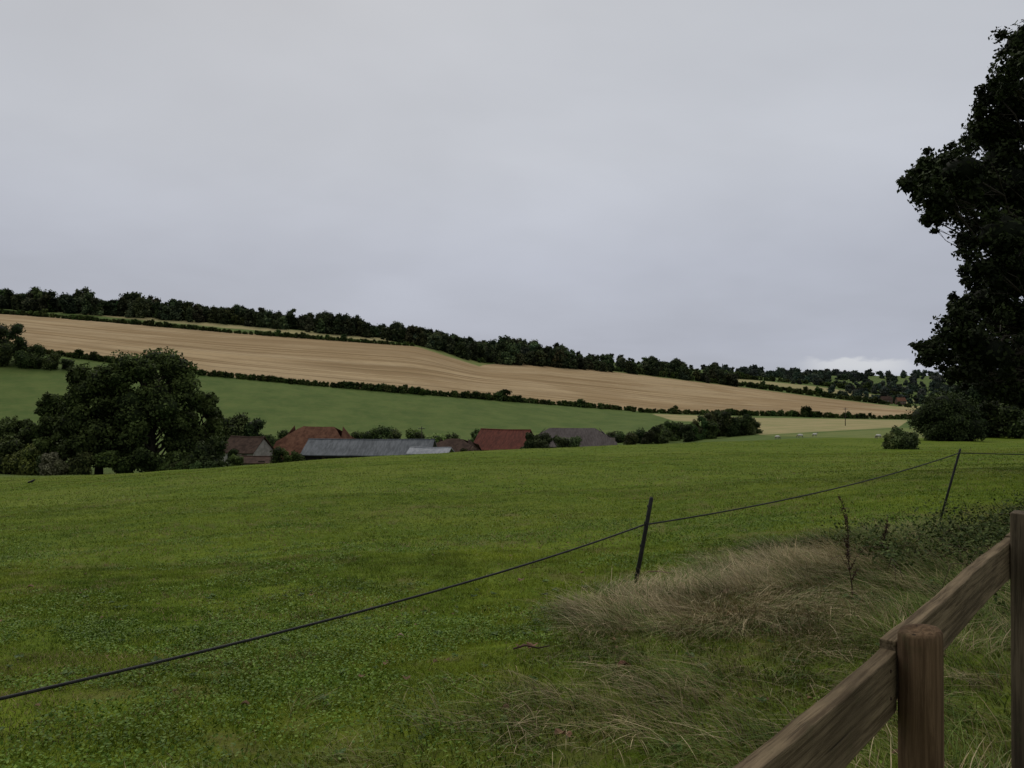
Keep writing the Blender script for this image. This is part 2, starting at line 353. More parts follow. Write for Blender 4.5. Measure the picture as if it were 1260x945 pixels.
def tree(name,x,y,h,wd,c0=DK0,c1=DK1,nb=26,nl=700,ls=.2,low=.12,r=(.2,.3),sq=.85):
    z=float(H(x,y))-.2;e=empty(name,(0,0,0));parts=[];cores=[];tubes=[(tube([(x,y,z),(x+.1,y,z+h*.3),(x,y+.1,z+h*.7)],[h*.035,h*.025,h*.008]))]
    tint=np.exp(rng.normal()*.12);c0=tuple(np.array(c0)*tint);c1=tuple(np.array(c1)*tint)
    for i in range(nb):
        s=(i+.5)/nb;zz=low+(.9-low)*s
        prof=math.sqrt(max(0.05,1-((zz-.45)/.56)**2));an=i*2.4+rng.normal()*.4;rr=rng.uniform(*r)*wd*.5*1.15
        R=max(0,prof*wd*.5-rr*.7)*(.65+.35*rng.random());cx,cy,cz=x+math.cos(an)*R,y+math.sin(an)*R,z+zz*h
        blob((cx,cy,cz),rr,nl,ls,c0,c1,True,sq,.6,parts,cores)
        for q in range(3):
            d=rng.normal(size=3);d/=np.linalg.norm(d);blob(np.array((cx,cy,cz))+d*rr*.95,rr*rng.uniform(.2,.42),nl//9,ls*.9,c0,c1,False,.8,.2,parts,cores)
        tubes.append(tube(curve_pts((x,y,z+h*min(.5,zz*.6)),(cx,cy,cz),5),[h*.012,h*.009,h*.007,h*.005,h*.003],5))
    finish('crown',parts,cores,ml,e);tube_obj('trunk',tubes,bark,e);return e
def mass(name,specs,c0,c1,mat=ml,nlm=1.0,lsf=.16,tv=.18):
    parts=[];cores=[]
    for (x,y,h,wd) in specs:
        z=float(H(x,y));nb=max(3,int(4*h/wd)+2);tint=np.exp(rng.normal(size=3)*.08+rng.normal()*tv)
        a0=np.array(c0)*tint;a1=np.array(c1)*tint
        for i in range(nb):
            an=rng.random()*6.28;s=(i+.5)/nb;rr=wd*.5*(.5+.25*rng.random())*(1-.3*s);R=(wd*.5-rr)*(1-.5*s)*1.1
            zc=z+min(h-rr*.8,max(rr*.5,s*h));sz=rr*lsf+.05
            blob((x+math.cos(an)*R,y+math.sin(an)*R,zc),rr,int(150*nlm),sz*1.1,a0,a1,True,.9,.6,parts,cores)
    return finish(name,parts,cores,mat)

fx=lambda u,us,vs:np.interp(u,us,vs)
sp_=[]
for i in range(520):
    u=-260+845*(i+rng.random())/520;y0=fx(u,[0,280,450,520,590],[602,602,615,620,640]);y=y0+rng.random()**1.2*70
    h=rng.uniform(8.5,15)*(1.12 if u<120 else 1.02 if u<450 else .95)*(.85+.36*vnoise(u,0.,20,2));h*=1.22 if rng.random()<.10 else 1;sp_.append((XU(u,y),y,h,h*rng.uniform(.62,1.0)))
for i in range(80):
    u=rng.uniform(500,600);y=fx(u,[500,600],[612,655])+rng.random()*90;sp_.append((XU(u,y),y,rng.uniform(10,16),rng.uniform(8,13)))
FC0=(.020,.029,.015);FC1=(.078,.094,.042)
mass('ridge_woodland',sp_,FC0,FC1,mlf,.6,.19,.32)
sp_=[]
for i in range(330):
    u=rng.uniform(590,905);f=rng.random()**1.5;ya=fx(u,[590,650,800,950],[648,652,722,790]);y=ya+f*fx(u,[590,900],[130,330]);h=rng.uniform(7,14.5)*fx(u,[590,640,720,905],[.95,1.3,1.08,.95])*(.65+.7*vnoise(u,0.,16,8));sp_.append((XU(u,y),y,h,h*rng.uniform(.6,1.1)))
mass('hillside_woodland',sp_,FC0,FC1,mlf,.6,.19,.32)
sp_=[]
for i in range(260):
    u=rng.uniform(860,1420);y=rng.uniform(1500,2250);h=rng.uniform(9,19);sp_.append((XU(u,y),y,h,h*1.3))
for i in range(300):
    u=rng.uniform(890,1400);y=rng.uniform(1080,1500);h=rng.uniform(6,13);sp_.append((XU(u,y),y,h,h*1.3))
for i in range(120):
    u=rng.uniform(1020,1400);y=rng.uniform(840,1060);h=rng.uniform(5,10);sp_.append((XU(u,y),y,h,h*1.3))
mass('distant_woodland',sp_,(.028,.040,.030),(.064,.080,.056),mlf,.3,.28,.25)  # blue-grey tint in the leaf colours stands in for distance haze
def on_hill(us,vs,step,ylo=200,yhi=1300):
    pts=[];yy=np.linspace(ylo,yhi,1500)
    L=np.cumsum([0]+[math.hypot(us[i+1]-us[i],vs[i+1]-vs[i]) for i in range(len(us)-1)])
    for s in np.arange(0,L[-1],step):
        u=np.interp(s,L,us);v=np.interp(s,L,vs);vv=HV-H(XU(u,yy),yy)/yy*F_
        k=np.where(vv<=v)[0]
        if len(k): y=yy[k[0]];pts.append((XU(u,y),y))
    return pts
def hedge(name,us,vs,h,step=3.2,ylo=200,yhi=1300,wv=.45,gap=0.0,nl=.5):
    sp=[]
    for (x,y) in on_hill(us,vs,step,ylo,yhi):
        if rng.random()<gap: continue
        hh=h*(1-wv/2+wv*rng.random())*(.7+.6*vnoise(x,0.,18,5))*(1.8 if rng.random()<.03 else 1);sp.append((x+rng.normal()*.5,y+rng.normal()*.6,hh,hh*1.25))
    return mass(name,sp,(.020,.034,.010),(.074,.098,.028),mlf,nl,.22,.25)
hedge('hedgerow',[-200,90,240,380,500,640,780],[400,440,461,474,484,495,506],2.7,2.6,230)
hedge('hedgerow',[780,850,950,1050,1130],[507,510,512,515,516],2.8,2.6,260)
hedge('hedgerow',[-100,30,140,300,450,510],[380,388,397,411,422,426],3.2,2.4,450)
hedge('hedgerow',[-60,60,250,330],[374,380,396,403],4.0,3,500)
hedge('hedgerow',[590,660,760,900,1000,1125],[446,446,457,474,487,502],4.6,2.6,520,gap=.2)
hedge('hedgerow',[870,1000,1128],[463,473,491],6.0,3,600,gap=.2)
hedge('hedgerow',[915,1000,1110],[474,485,498],4.0,2.6,560,gap=.1)

# ------------------------------------------------------------ middle-distance trees and shrubs
def at(u,y): return XU(u,y),y
tree('broadleaf_tree',*at(186,92),16.0,12,nb=36,nl=850,ls=.18)
tree('broadleaf_tree',*at(122,90),14.2,10,nb=30,nl=850,ls=.18)
tree('broadleaf_tree',*at(76,97),10.8,7.5,nb=24,nl=700,ls=.19)
tree('broadleaf_tree',*at(242,96),11.0,7.5,nb=22,nl=700,ls=.19)
tree('broadleaf_tree',*at(22,104),7.2,8,nb=18,nl=600,ls=.2)
tree('broadleaf_tree',*at(-70,100),8,9,nb=18,nl=600,ls=.2)
mass('shrubbery',[(*at(u,y),h,w) for u,y,h,w in [(30,86,3.2,4.5),(60,85,2.2,3),(100,84,2.5,4),(140,84,2.6,4.5),(185,84,2.8,4.5),(225,86,2.4,4),(255,88,3.4,4.5),(268,92,4.4,4),(5,88,4,5)]],DK0,(.065,.085,.022),ml,3.2,.09)
mass('flowering_shrub',[(*at(66,82),2.4,3.0),(*at(72,82),1.8,2.2)],(.085,.08,.04),(.20,.18,.11),ml,3,.08)
mass('garden_hedge',[(*at(u,84),1.2,1.8) for u in range(205,275,9)],DK0,(.055,.078,.020),ml,2,.09)
mass('slope_woodland',[(*at(u,y),h,w) for u,y,h,w in [(-80,312,20,16),(-40,312,18,15),(-5,310,18.0,13),(20,308,16.5,10),(40,306,9,11),(62,306,6.5,9),(82,308,4.5,7),(8,302,9,11),(30,302,7,9),(50,303,5,8),(-30,302,10,12)]],DK0,(.065,.086,.025),ml,3,.09)
mass('farm_shrubs',[(*at(u,y),h,w) for u,y,h,w in [(275,175,9,9),(292,175,9.5,8),(310,178,8.4,8),(325,178,5,6),(345,205,5,6),(370,205,5,6),(395,200,4.8,6),(440,200,5.5,6),(455,198,6.4,7),(470,200,7,7),(488,205,6.2,7),(505,205,6,7),(518,200,5.6,5),(535,205,4.6,7),(555,210,4.6,6),(588,205,6,6),(602,205,5.4,5),(265,180,7,7)]],DK0,(.080,.108,.030),ml,2.2,.1,.3)
mass('farmyard_shrubs',[(*at(u,y),h,w) for u,y,h,w in [(283,112,3.4,3.2),(290,110,2.6,2.6),(345,118,4.2,3.2),(352,118,3.6,3),(366,119,3.8,2.8),(575,132,4.6,3.4),(584,132,4,3)]],DK0,(.075,.10,.028),ml,2.6,.1,.3)
mass('farmyard_bush',[(*at(u,146),h,w) for u,h,w in [(656,7,4.5),(672,6.8,4.5),(690,6,4.5),(706,5.6,4),(645,5.6,3)]],(.028,.042,.013),(.095,.122,.044),ml,3,.09)
sp_=[(*at(u,rng.uniform(205,228)),fx(u,[760,800,860,900,930],[3.0,4.4,6.6,7.4,4.2])*rng.uniform(.7,1.1),rng.uniform(3.5,6.5)) for u in np.linspace(752,930,28)]
mass('field_copse',sp_,DK0,(.065,.086,.026),ml,2.4,.1,.3)
tree('round_thorn_tree',*at(1164,112),6.6,9.6,nb=30,nl=650,ls=.15,low=.1,r=(.28,.4),c0=(.014,.022,.007),c1=(.048,.066,.02))
mass('thorn_bush',[(*at(1106,66),1.9,2.6),(*at(1098,66),1.4,1.8),(*at(1116,67),1.5,2.2)],(.026,.042,.014),(.085,.11,.036),ml,3.5,.07)
mass('field_edge_trees',[(*at(u,y),h,w) for u,y,h,w in [(1190,150,11,9),(1212,150,12.5,10),(1238,150,12,10),(1262,145,12,10),(1200,135,6,7),(1225,135,6.5,7),(1250,130,6,7),(1290,140,12,11),(1320,140,12,11),(1275,120,5,6),(1350,130,12,10)]],(.012,.020,.007),(.046,.064,.020),ml,3,.09)

# ------------------------------------------------------------ oak on the right
e=empty('oak_tree');parts=[];cores=[];tubes=[]
tx,ty=18.4,22.5;tz=float(H(tx,ty))-.2
trunk=[(tx,ty,tz),(tx+.1,ty,tz+2),(tx-.1,ty+.1,tz+4),(tx,ty,tz+7),(tx-.3,ty,tz+10)];tubes.append(tube(trunk,[.5,.4,.34,.24,.1],10))
OC=[(1262,50,28),(1246,84,30),(1228,116,28),(1256,126,40),(1210,156,27),(1234,166,38),(1165,198,23),(1142,203,18),(1128,225,19),(1150,240,26),(1186,210,34),(1172,252,27),(1146,268,15),(1210,235,40),(1250,230,44),(1200,275,28),(1238,290,42),(1192,298,16),(1220,325,28),(1252,340,44),(1202,345,20),(1214,372,32),(1184,378,20),(1245,395,44),(1172,402,24),(1192,415,32),(1150,424,18),(1140,438,15),(1172,440,24),(1215,435,40),(1255,445,40),(1235,478,28),(1262,482,28),(1200,462,20),(1228,205,34),(1180,458,15)]
cl=[]
for u,v,r in OC:
    y=ty+rng.uniform(-2.2,1.6);cl.append((XU(u,y),y,PZ(v,y),r/F_*y))
for i in range(80):
    d=rng.normal(size=3);d/=np.linalg.norm(d);q=np.array([19.6,22.8,5.3])+d*np.array([5.2,5.5,6])*rng.uniform(.45,1)
    if q[0]/q[1]<(1258-CU)/F_: continue
    cl.append((q[0],q[1],q[2],rng.uniform(.8,1.3)))
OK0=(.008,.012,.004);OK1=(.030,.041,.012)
for (x,y,z,r) in cl:
    vis=x/y<(1300-CU)/F_
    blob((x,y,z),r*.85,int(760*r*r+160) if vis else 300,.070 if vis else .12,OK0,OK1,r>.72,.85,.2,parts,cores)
    for k in range(10 if vis else 3):
        d=rng.normal(size=3);d/=np.linalg.norm(d);q=np.array((x,y,z))+d*r*rng.uniform(.65,1.15)
        blob(q,r*rng.uniform(.18,.42),int(110*r+34),.062 if vis else .1,OK0,OK1,False,.8,.1,parts,cores)
    st=trunk[min(4,max(1,int((z-tz)/2.6)-1))];cp=curve_pts(st,(x,y,z),7,.035,.05);tubes.append(tube(cp,np.linspace(.09,.014,7),6))
    for k in range(6):
        d=rng.normal(size=3);d/=np.linalg.norm(d);tubes.append(tube(curve_pts(cp[rng.integers(3,7)],np.array((x,y,z))+d*r*.9,4,.06,0),[.018,.012,.008,.004],4))
finish('crown',parts,cores,ml,e);tube_obj('trunk_and_limbs',tubes,bark,e)

# ------------------------------------------------------------ farm buildings
tile=simple_mat('red_clay_tiles',(.085,.038,.024),(.185,.092,.056),1.2,(1,1,1),.9,.08,.6)
tile2=simple_mat('brown_tiles',(.038,.024,.018),(.085,.054,.040),1.4,(1,1,1),.9,.08,.6)
oxide=simple_mat('red_oxide_sheet',(.070,.022,.015),(.14,.042,.028),.8,(4,1,1),.8,.1,.4)
asb=simple_mat('fibre_cement_sheet',(.060,.050,.046),(.115,.098,.092),.9,(5,1,1),.9,.08,.5)
grey=simple_mat('grey_metal_sheet',(.075,.082,.088),(.145,.155,.165),.6,(5,1,1),.8,.08,.4)
pale=simple_mat('pale_sheet',(.19,.20,.215),(.30,.31,.325),.8,(3,1,1),.8,.08,.3)
wood=simple_mat('weatherboard',(.030,.024,.019),(.075,.060,.045),2,(.2,1,6),.85,.15,.6)
brick=simple_mat('flint_brick',(.09,.056,.042),(.17,.12,.09),5,(1,1,1),.9,.1,.6)
render_=simple_mat('lime_render',(.22,.205,.18),(.36,.34,.30),1.5,(1,1,1),.9,.1,.3)
dark=simple_mat('dark_opening',(.008,.008,.008),(.015,.014,.013),1)
glass,_t,_b=newmat('window_glass',.1,.5);_b.inputs['Base Color'].default_value=(.03,.035,.04,1)
frame=simple_mat('painted_frame',(.4,.4,.38),(.55,.55,.53),4)
def box(name,c,s,mat,parent,rz=0,bev=.0,rot=None):
    x,y,z=[q/2 for q in s]
    V=[(a*x,b*y,d*z) for a in(-1,1) for b in(-1,1) for d in(-1,1)];Fc=[(0,1,3,2),(4,6,7,5),(0,4,5,1),(2,3,7,6),(0,2,6,4),(1,5,7,3)]
    me=bpy.data.meshes.new(name);me.from_pydata(V,[],Fc);me.materials.append(mat);o=bpy.data.objects.new(name,me)
    o.location=c;o.rotation_euler=rot or (0,0,rz);link(o,parent)
    if bev:
        md=o.modifiers.new('b','BEVEL');md.width=bev;md.segments=2
    return o
def prism(name,pts,d0,d1,mat,parent):
    n=len(pts);V=[(d0,p[0],p[1]) for p in pts]+[(d1,p[0],p[1]) for p in pts]
    Fc=[tuple(range(n))[::-1],tuple(range(n,2*n))]+[(i,(i+1)%n,n+(i+1)%n,n+i) for i in range(n)]
    me=bpy.data.meshes.new(name);me.from_pydata(V,[],Fc);me.materials.append(mat);o=bpy.data.objects.new(name,me);return link(o,parent)
def building(name,u,y,top_v,L,W,ev,rh,yaw,wall,roof,bays=4,windows=True,hip=0,chimney=False,opendoors=False,onground=False,sag_=.10):
    x=XU(u,y)
    if onground: zb=float(H(x,y))-.2
    else:
        ztop=PZ(top_v,y);zb=min(ztop-rh,float(H(x,y)));rh=ztop-zb
    e=empty(name,(x,y,zb),math.radians(yaw))
    prism('walls',[(-W/2,-1.5),(W/2,-1.5),(W/2,ev),(0,ev+(rh-ev-.12)*(0.45 if hip else 1)),(-W/2,ev)],-L/2,L/2,wall,e)
    th=.14;ov=.4;lo=L/2+.35;sl=(rh-ev)/(W/2)
    for sgn,nm in((-1,'roof_front'),(1,'roof_back')):
        ye=sgn*(W/2+ov);ze=ev-ov*sl
        segs=max(10,int(L/.8));V=[];Fc=[]
        for i in range(segs+1):
            xx=-lo+2*lo*i/segs;sag=-sag_*math.sin(math.pi*i/segs)+rng.normal()*.012
            if hip:
                dd=min(i,segs-i)/segs*2*lo; hp=hip*max(0,1-dd/(W*.42))
            else: hp=0
            zr=rh-hp*(rh-ev);yr=ye*hp*.98
            V+=[(xx,yr,zr+.02+sag),(xx,ye,ze+.02+sag*.5),(xx,yr,zr+.02+th+sag),(xx,ye,ze+.02+th+sag*.5)]
        for i in range(segs):
            a=4*i;b=a+4;Fc+=[(a,a+1,b+1,b),(a+2,b+2,b+3,a+3),(a+1,a+3,b+3,b+1),(a,b,b+2,a+2)]
        Fc+=[(0,2,3,1),(4*segs,4*segs+1,4*segs+3,4*segs+2)]
        me=bpy.data.meshes.new(nm);me.from_pydata(V,[],Fc);me.materials.append(roof);link(bpy.data.objects.new(nm,me),e)
    if hip:
        for sg_ in(-1,1):
            q=W*.42*hip
            V=[(sg_*(lo-q),0,rh+.1),(sg_*(lo+.02),-(W/2+ov),ev-ov*sl+.1),(sg_*(lo+.02),(W/2+ov),ev-ov*sl+.1),(sg_*(lo-q),0,rh-.1),(sg_*(lo+.02),-(W/2+ov),ev-ov*sl-.05),(sg_*(lo+.02),(W/2+ov),ev-ov*sl-.05)]
            me=bpy.data.meshes.new('hip_end');me.from_pydata(V,[],[(0,1,2),(3,5,4),(0,3,4,1),(1,4,5,2),(2,5,3,0)]);me.materials.append(roof);link(bpy.data.objects.new('hip_end',me),e)
    else: tube_obj('ridge_cap',[tube([(-lo,0,rh+.14),(0,0,rh+.14-sag_),(lo,0,rh+.14)],[.12]*3,8)],roof,e)
    for i in range(bays):
        cx=-L/2+(i+.5)*L/bays
        if opendoors: box('bay_shade_panel_%d'%(i+1),(cx,-W/2-.01,ev/2-.1),(L/bays-.5,.08,ev-.5),dark,e)  # dark panel on the solid wall stands in for the shaded bay interior
        elif windows:
            box('window_frame_%d'%(i+1),(cx,-W/2-.02,ev*.6),(1.1,.1,1.1),frame,e);box('window_%d'%(i+1),(cx,-W/2-.05,ev*.6),(.9,.1,.9),glass,e)
    box('gable_door',(-L/2-.02,0,1.1),(.1,1.4,2.2),dark,e);box('gable_window',(-L/2-.02,0,ev-.2),(.1,.9,.8),glass,e)
    box('side_door',(L*.1+.9,-W/2-.03,1.05),(1.2,.1,2.1),wood,e)
    if chimney: box('chimney',(L*.2,.0,rh+.4),(.7,.7,1.5),brick,e);box('chimney_cap',(L*.2,0,rh+1.2),(.85,.85,.12),brick,e)
    return e
building('farm_cottage',305,138,538,7,5.5,2.6,5.0,-20,render_,tile2,2)
building('tiled_barn',392,142,524.5,14.5,9.5,3.2,8.8,-20,wood,tile,3,hip=.55,sag_=.25)
building('long_cattle_shed',457,124,541.5,20.5,8,4.4,5.9,-3,wood,grey,6,opendoors=True)
building('low_lean_to_shed',530,118,551.5,6,4,3.6,4.3,-8,wood,pale,3,opendoors=True)
building('cart_shed',560,150,540,8,7,4,6.5,-20,brick,tile2,3,hip=.5)
building('red_roofed_barn',622,165,529,11.5,10,3.6,7.4,-24,wood,oxide,3,opendoors=True)
building('grey_roofed_barn',704,176,527,20,12,4.2,8,-6,wood,asb,5,hip=.8)
building('stable_block',318,128,562,7,3.5,1.8,2.6,-10,render_,tile2,3)
def hillhouse(u,y,L,yaw,wall,roof): building('brick_house',u,y,0,L,7,4.8,8.2,yaw,wall,roof,3,chimney=True,onground=True)
hillhouse(598,690,10,20,brick,tile2);hillhouse(684,700,13,-15,brick,tile2);hillhouse(1090,838,12,10,brick,tile2);hillhouse(1108,826,9,0,brick,tile)

def pole(u,y,h):
    x=XU(u,y);z=float(H(x,y));e=empty('telegraph_pole',(x,y,z));tube_obj('shaft',[tube([(0,0,-.5),(0,0,h)],[.14,.1],8)],bark,e)
    box('crossarm',(0,-.12,h-.5),(1.6,.1,.12),bark,e)
    for k in(-.7,-.25,.25,.7): tube_obj('insulator',[tube([(k,-.12,h-.44),(k,-.12,h-.28)],[.05,.03],6)],frame,e)
pole(1040,262,6.4);pole(519,175,8)

# ------------------------------------------------------------ electric fence
blk=simple_mat('black_fence_plastic',(.010,.010,.010),(.024,.023,.022),12,rough=.6)
def stake(u0,v0,u1,v1,y,r):
    x=XU(u0,y);zg=float(H(x,y));top=np.array([XU(u1,y),y-.03,PZ(v1,y)]);b=np.array([x,y,zg-.12])
    e=empty('electric_fence_post');tube_obj('stake',[tube([b,b*.5+top*.5,top-(top-b)*.015,top],[r,r*.95,r*.9,r*.6],8)],blk,e)
    d=(top-b)
    for f in(.3,.52,.74,.9):
        q=b+d*f;tube_obj('wire_clip',[tube([q+[-r*.4,-r,0],q+[-r*1.3,-r*1.5,.012],q+[-r*1.2,-r*1.7,.035]],[.006,.006,.004],5)],blk,e)
    return top,b
t1,b1=stake(778,738,801,611,8.0,.024);t2,b2=stake(1153,631,1180,552,12.6,.020)
w0=np.array([-6.2,.4,-1.38]);w1=np.array([XU(791,8),7.97,PZ(645,8)]);w2=np.array([t2[0]-.02,12.56,PZ(557,12.6)]);w3=np.array([20.,17.0,PZ(551,17)])
pn=np.array([XU(0,3.45),3.45,PZ(859,3.45)])
def span(a,b,s,n=24):
    k=np.linspace(0,1,n)[:,None];return np.array(a)+(np.array(b)-np.array(a))*k-np.array([0,0,1])*s*4*k*(1-k)
wire=np.concatenate([span(w0,pn,.02,8)[:-1],span(pn,w1,.075)[:-1],span(w1,w2,.10)[:-1],span(w2,w3,.1)])
tube_obj('electric_fence_wire',[tube(wire,[.0085]*len(wire),6)],blk)

# ------------------------------------------------------------ wooden fence (near)
def woodmat(name,c1,c2,ax):
    m,t,b=newmat(name,.9,.1);tc=t.n('ShaderNodeTexCoord');O=tc.outputs['Object']
    s=[22,22,22];s[ax]=.9;gr=t.noise(t.mapping(O,tuple(s)),3.5,8,.7,.4);s2=[6,6,6];s2[ax]=1.5;blot=t.noise(t.mapping(O,tuple(s2)),1.3,4)
    c=t.mix(t.ramp(gr,.35,.65),c1,c2);c=t.mix(t.math('MULTIPLY',t.ramp(blot,.45,.65),.5),c,tuple(q*.55 for q in c1))
    c=t.mix(t.math('MULTIPLY',t.ramp(t.noise(O,14,5,.8),.55,.7),.35),c,(.060,.062,.028))
    s3=[60,60,60];s3[ax]=1.2;crack=t.ramp(t.noise(t.mapping(O,tuple(s3)),1.0,3,.5),.34,.28)
    c=t.mix(t.math('MULTIPLY',crack,.8),c,(.012,.010,.008))
    t.l(c,b.inputs['Base Color']);bp=t.n('ShaderNodeBump');bp.inputs['Strength'].default_value=.8;bp.inputs['Distance'].default_value=.005
    t.l(t.math('SUBTRACT',gr,crack),bp.inputs['Height']);t.l(bp.outputs[0],b.inputs['Normal']);return m
wr=woodmat('weathered_rail_wood',(.070,.050,.028),(.205,.155,.092),0);wp=woodmat('round_post_wood',(.066,.040,.021),(.155,.100,.056),2)
fe=empty('wooden_fence')
d=np.array([.67,.742,0]);d/=np.linalg.norm(d);nn=np.array([-d[1],d[0],0]);yaw=math.atan2(d[1],d[0]);p0=np.array([.975,1.785,0])
def plank(name,s0,s1,zt,off,hh=.145,th=.038,tilt=0):
    L=s1-s0;c=p0+d*(s0+s1)/2+nn*off;c[2]=zt-hh/2
    me_o=box(name,tuple(c),(L,th,hh),wr,fe,rot=(0,tilt,yaw))
    bm=bmesh.new();bm.from_mesh(me_o.data);bmesh.ops.subdivide_edges(bm,edges=[e_ for e_ in bm.edges if abs((e_.verts[0].co-e_.verts[1].co).x)>.1],cuts=24)
    for v in bm.verts:
        v.co.z+=.003*math.sin(v.co.x*5+zt*9)+.0015*math.sin(v.co.x*23);v.co.y+=.002*math.sin(v.co.x*4)
    bm.to_mesh(me_o.data);bm.free();md=me_o.modifiers.new('b','BEVEL');md.width=.004;md.segments=2;md.limit_method='ANGLE'
plank('top_rail_1',-2.3,-.012,-.628,.069,tilt=.004);plank('top_rail_2',-.004,1.72,-.612,.071);plank('top_rail_3',1.73,3.6,-.61,.071)
zg=float(H(*p0[:2]))
sides=28;rings=[(zg-.3,.049),(-1.2,.049),(-.9,.0485),(-.60,.048),(-.580,.0475),(-.573,.044),(-.571,.030),(-.5705,.012)]
pts=[];Fc=[]
for z,r in rings:
    for k in range(sides):
        an=2*math.pi*k/sides;rr=r*(1+.02*math.sin(3*an+z*2)+.012*math.sin(7*an));pts.append((math.cos(an)*rr,math.sin(an)*rr,z+.006*math.cos(an)*(z>-.61)))
for i in range(len(rings)-1):
    for k in range(sides): Fc.append((i*sides+k,i*sides+(k+1)%sides,(i+1)*sides+(k+1)%sides,(i+1)*sides+k))
Fc.append(tuple((len(rings)-1)*sides+k for k in range(sides)))
me=bpy.data.meshes.new('round_post');me.from_pydata(pts,[],Fc);me.materials.append(wp)
for p in me.polygons:p.use_smooth=True
o=bpy.data.objects.new('round_post',me);o.location=(p0[0],p0[1],0);link(o,fe)
wpost=woodmat('square_post_wood',(.055,.042,.028),(.13,.10,.065),2)
def sqpost(s,top,name):
    c=p0+d*s;zz=float(H(c[0],c[1]))-.3;box(name,(c[0],c[1],(top+zz)/2),(.10,.10,top-zz),wpost,fe,rz=yaw,bev=.005)
sqpost(1.62,-.49,'square_post_1');sqpost(3.5,-.5,'square_post_2')
nail=simple_mat('rusty_nail',(.02,.014,.01),(.05,.03,.02),20)
for s,z in[(-.065,-.665),(-.065,-.73),(.06,-.65),(.06,-.72)]:
    q=p0+d*s+nn*.049;q[2]=z;tube_obj('nail_head',[tube([q,q-nn*.003],[.004,.004],8)],nail,fe)

# ------------------------------------------------------------ weeds, litter
dockm=simple_mat('dead_dock_stem',(.030,.018,.012),(.07,.04,.025),10)
def dock(u,y,h,lean):
    x=XU(u,y);z=float(H(x,y));e=empty('dock_plant');b=np.array([x,y,z]);tubes=[];s=np.linspace(0,1,9)
    main=b+np.stack([lean*s**1.5+.01*np.sin(s*9),0*s,h*s],-1);tubes.append(tube(main,np.linspace(.006,.002,9),6));P=[]
    for i in range(11):
        q=main[2+i%7]+[0,0,rng.random()*.06*h];an=rng.random()*6.28;L=rng.uniform(.07,.2)*h
        tip=q+[math.cos(an)*L*.45,math.sin(an)*L*.45,L];tubes.append(tube([q,(q+tip)/2+[0,0,-.01],tip],[.003,.0025,.0015],5))
        for k in range(26): P.append(q+(tip-q)*rng.random()+rng.normal(size=3)*.008)
    for k in range(160): P.append(main[4]+(main[8]-main[4])*rng.random()+rng.normal(size=3)*.009)
    P=np.array(P);V,F,C=leaves(P,.0075*(.6+rng.random(len(P))),rng.normal(size=P.shape),lerp((.022,.012,.008),(.07,.035,.02),rng.random(len(P))))
    make_mesh('seed_heads',V,F,mg,C,parent=e);tube_obj('stem',tubes,dockm,e)
    n=10;an=rng.random(n)*6.28;Pl=b+np.stack([np.cos(an)*.05,np.sin(an)*.05,.04+.07*rng.random(n)],-1)
    V,F,C=leaves(Pl,.042,np.stack([np.cos(an)*.8,np.sin(an)*.8,np.ones(n)],-1),lerp((.03,.06,.012),(.06,.09,.02),rng.random(n)),.2);make_mesh('leaves',V,F,mg,C,parent=e)
dock(1047,6.4,.80,-.05);dock(1085,8.6,.45,.05)
n=26000;x=rng.uniform(3.8,11,n);y=6.9+(x-3.4)*.85+rng.normal(size=n)*1.1;cl_=vnoise(x,y,.8,61)*.7+vnoise(x,y,.3,62)*.3;k=(cl_>.42)&(y>3);x,y,cl_=x[k],y[k],cl_[k];n=len(x)
P=np.stack([x,y,H(x,y)+.03+rng.random(n)*(cl_-.35)*1.1],-1)
V,F,C=leaves(P,.021*(.5+rng.random(n)),rng.normal(size=(n,3))*.7+[0,0,1],lerp((.022,.036,.010),(.075,.095,.026),rng.random(n)),.15);eb=make_mesh('bramble_patch',V,F,ml,C)
tb=[]
for i in range(90):
    x0=rng.uniform(3.6,10);y0=6.9+(x0-3.4)*.85+rng.normal()*1.0;z0=float(H(x0,y0));an=rng.random()*6.28;L=rng.uniform(.3,.8);tb.append(tube([(x0,y0,z0),(x0+math.cos(an)*L*.3,y0+math.sin(an)*L*.3,z0+L*.45),(x0+math.cos(an)*L*.7,y0+math.sin(an)*L*.7,z0+L*.4),(x0+math.cos(an)*L,y0+math.sin(an)*L,z0+.05)],[.004,.0035,.003,.002],4))
tube_obj('bramble_stems',tb,dockm,eb)
P=[];Nn=[];S=[]
for i in range(170):
    x,y=wedge(1,3,9,.75);x,y=float(x[0]),float(y[0])
    z=float(H(x,y));k=rng.integers(5,9);s=rng.uniform(.012,.030)
    for j_ in range(k):
        an=j_*6.28/k+rng.random()*.4;P.append((x+math.cos(an)*s*.9,y+math.sin(an)*s*.9,z+.02+rng.random()*.02));Nn.append((-math.cos(an)*.5,-math.sin(an)*.5,1));S.append(s)
V,F,C=leaves(np.array(P),np.array(S),np.array(Nn)+rng.normal(size=(len(P),3))*.1,lerp((.04,.08,.012),(.09,.14,.03),rng.random(len(P))),.15);make_mesh('broadleaf_weeds',V,F,mg,C)
lm=foliage_mat('dead_leaf',.7,.15,30,.3);parts=[]
def deadleaf(x,y,s,c,dz=.045):
    z=float(H(x,y))+dz;n=13;an=np.linspace(0,2*math.pi,n,endpoint=False);r=s*(.6+.3*np.abs(np.cos(an*2.5))+.15*rng.random(n));rot=rng.random()*6.28
    q=np.stack([np.cos(an+rot)*r,np.sin(an+rot)*r*.7,.3*s*np.cos(2*an)+.25*s*rng.random(n)],-1)+[x,y,z]
    v=np.concatenate([q,[[x,y,z]]]);f=np.array([[i,(i+1)%n,n] for i in range(n)]);parts.append((v,f,np.tile(np.array(c)*rng.uniform(.7,1.2),(n+1,1))))
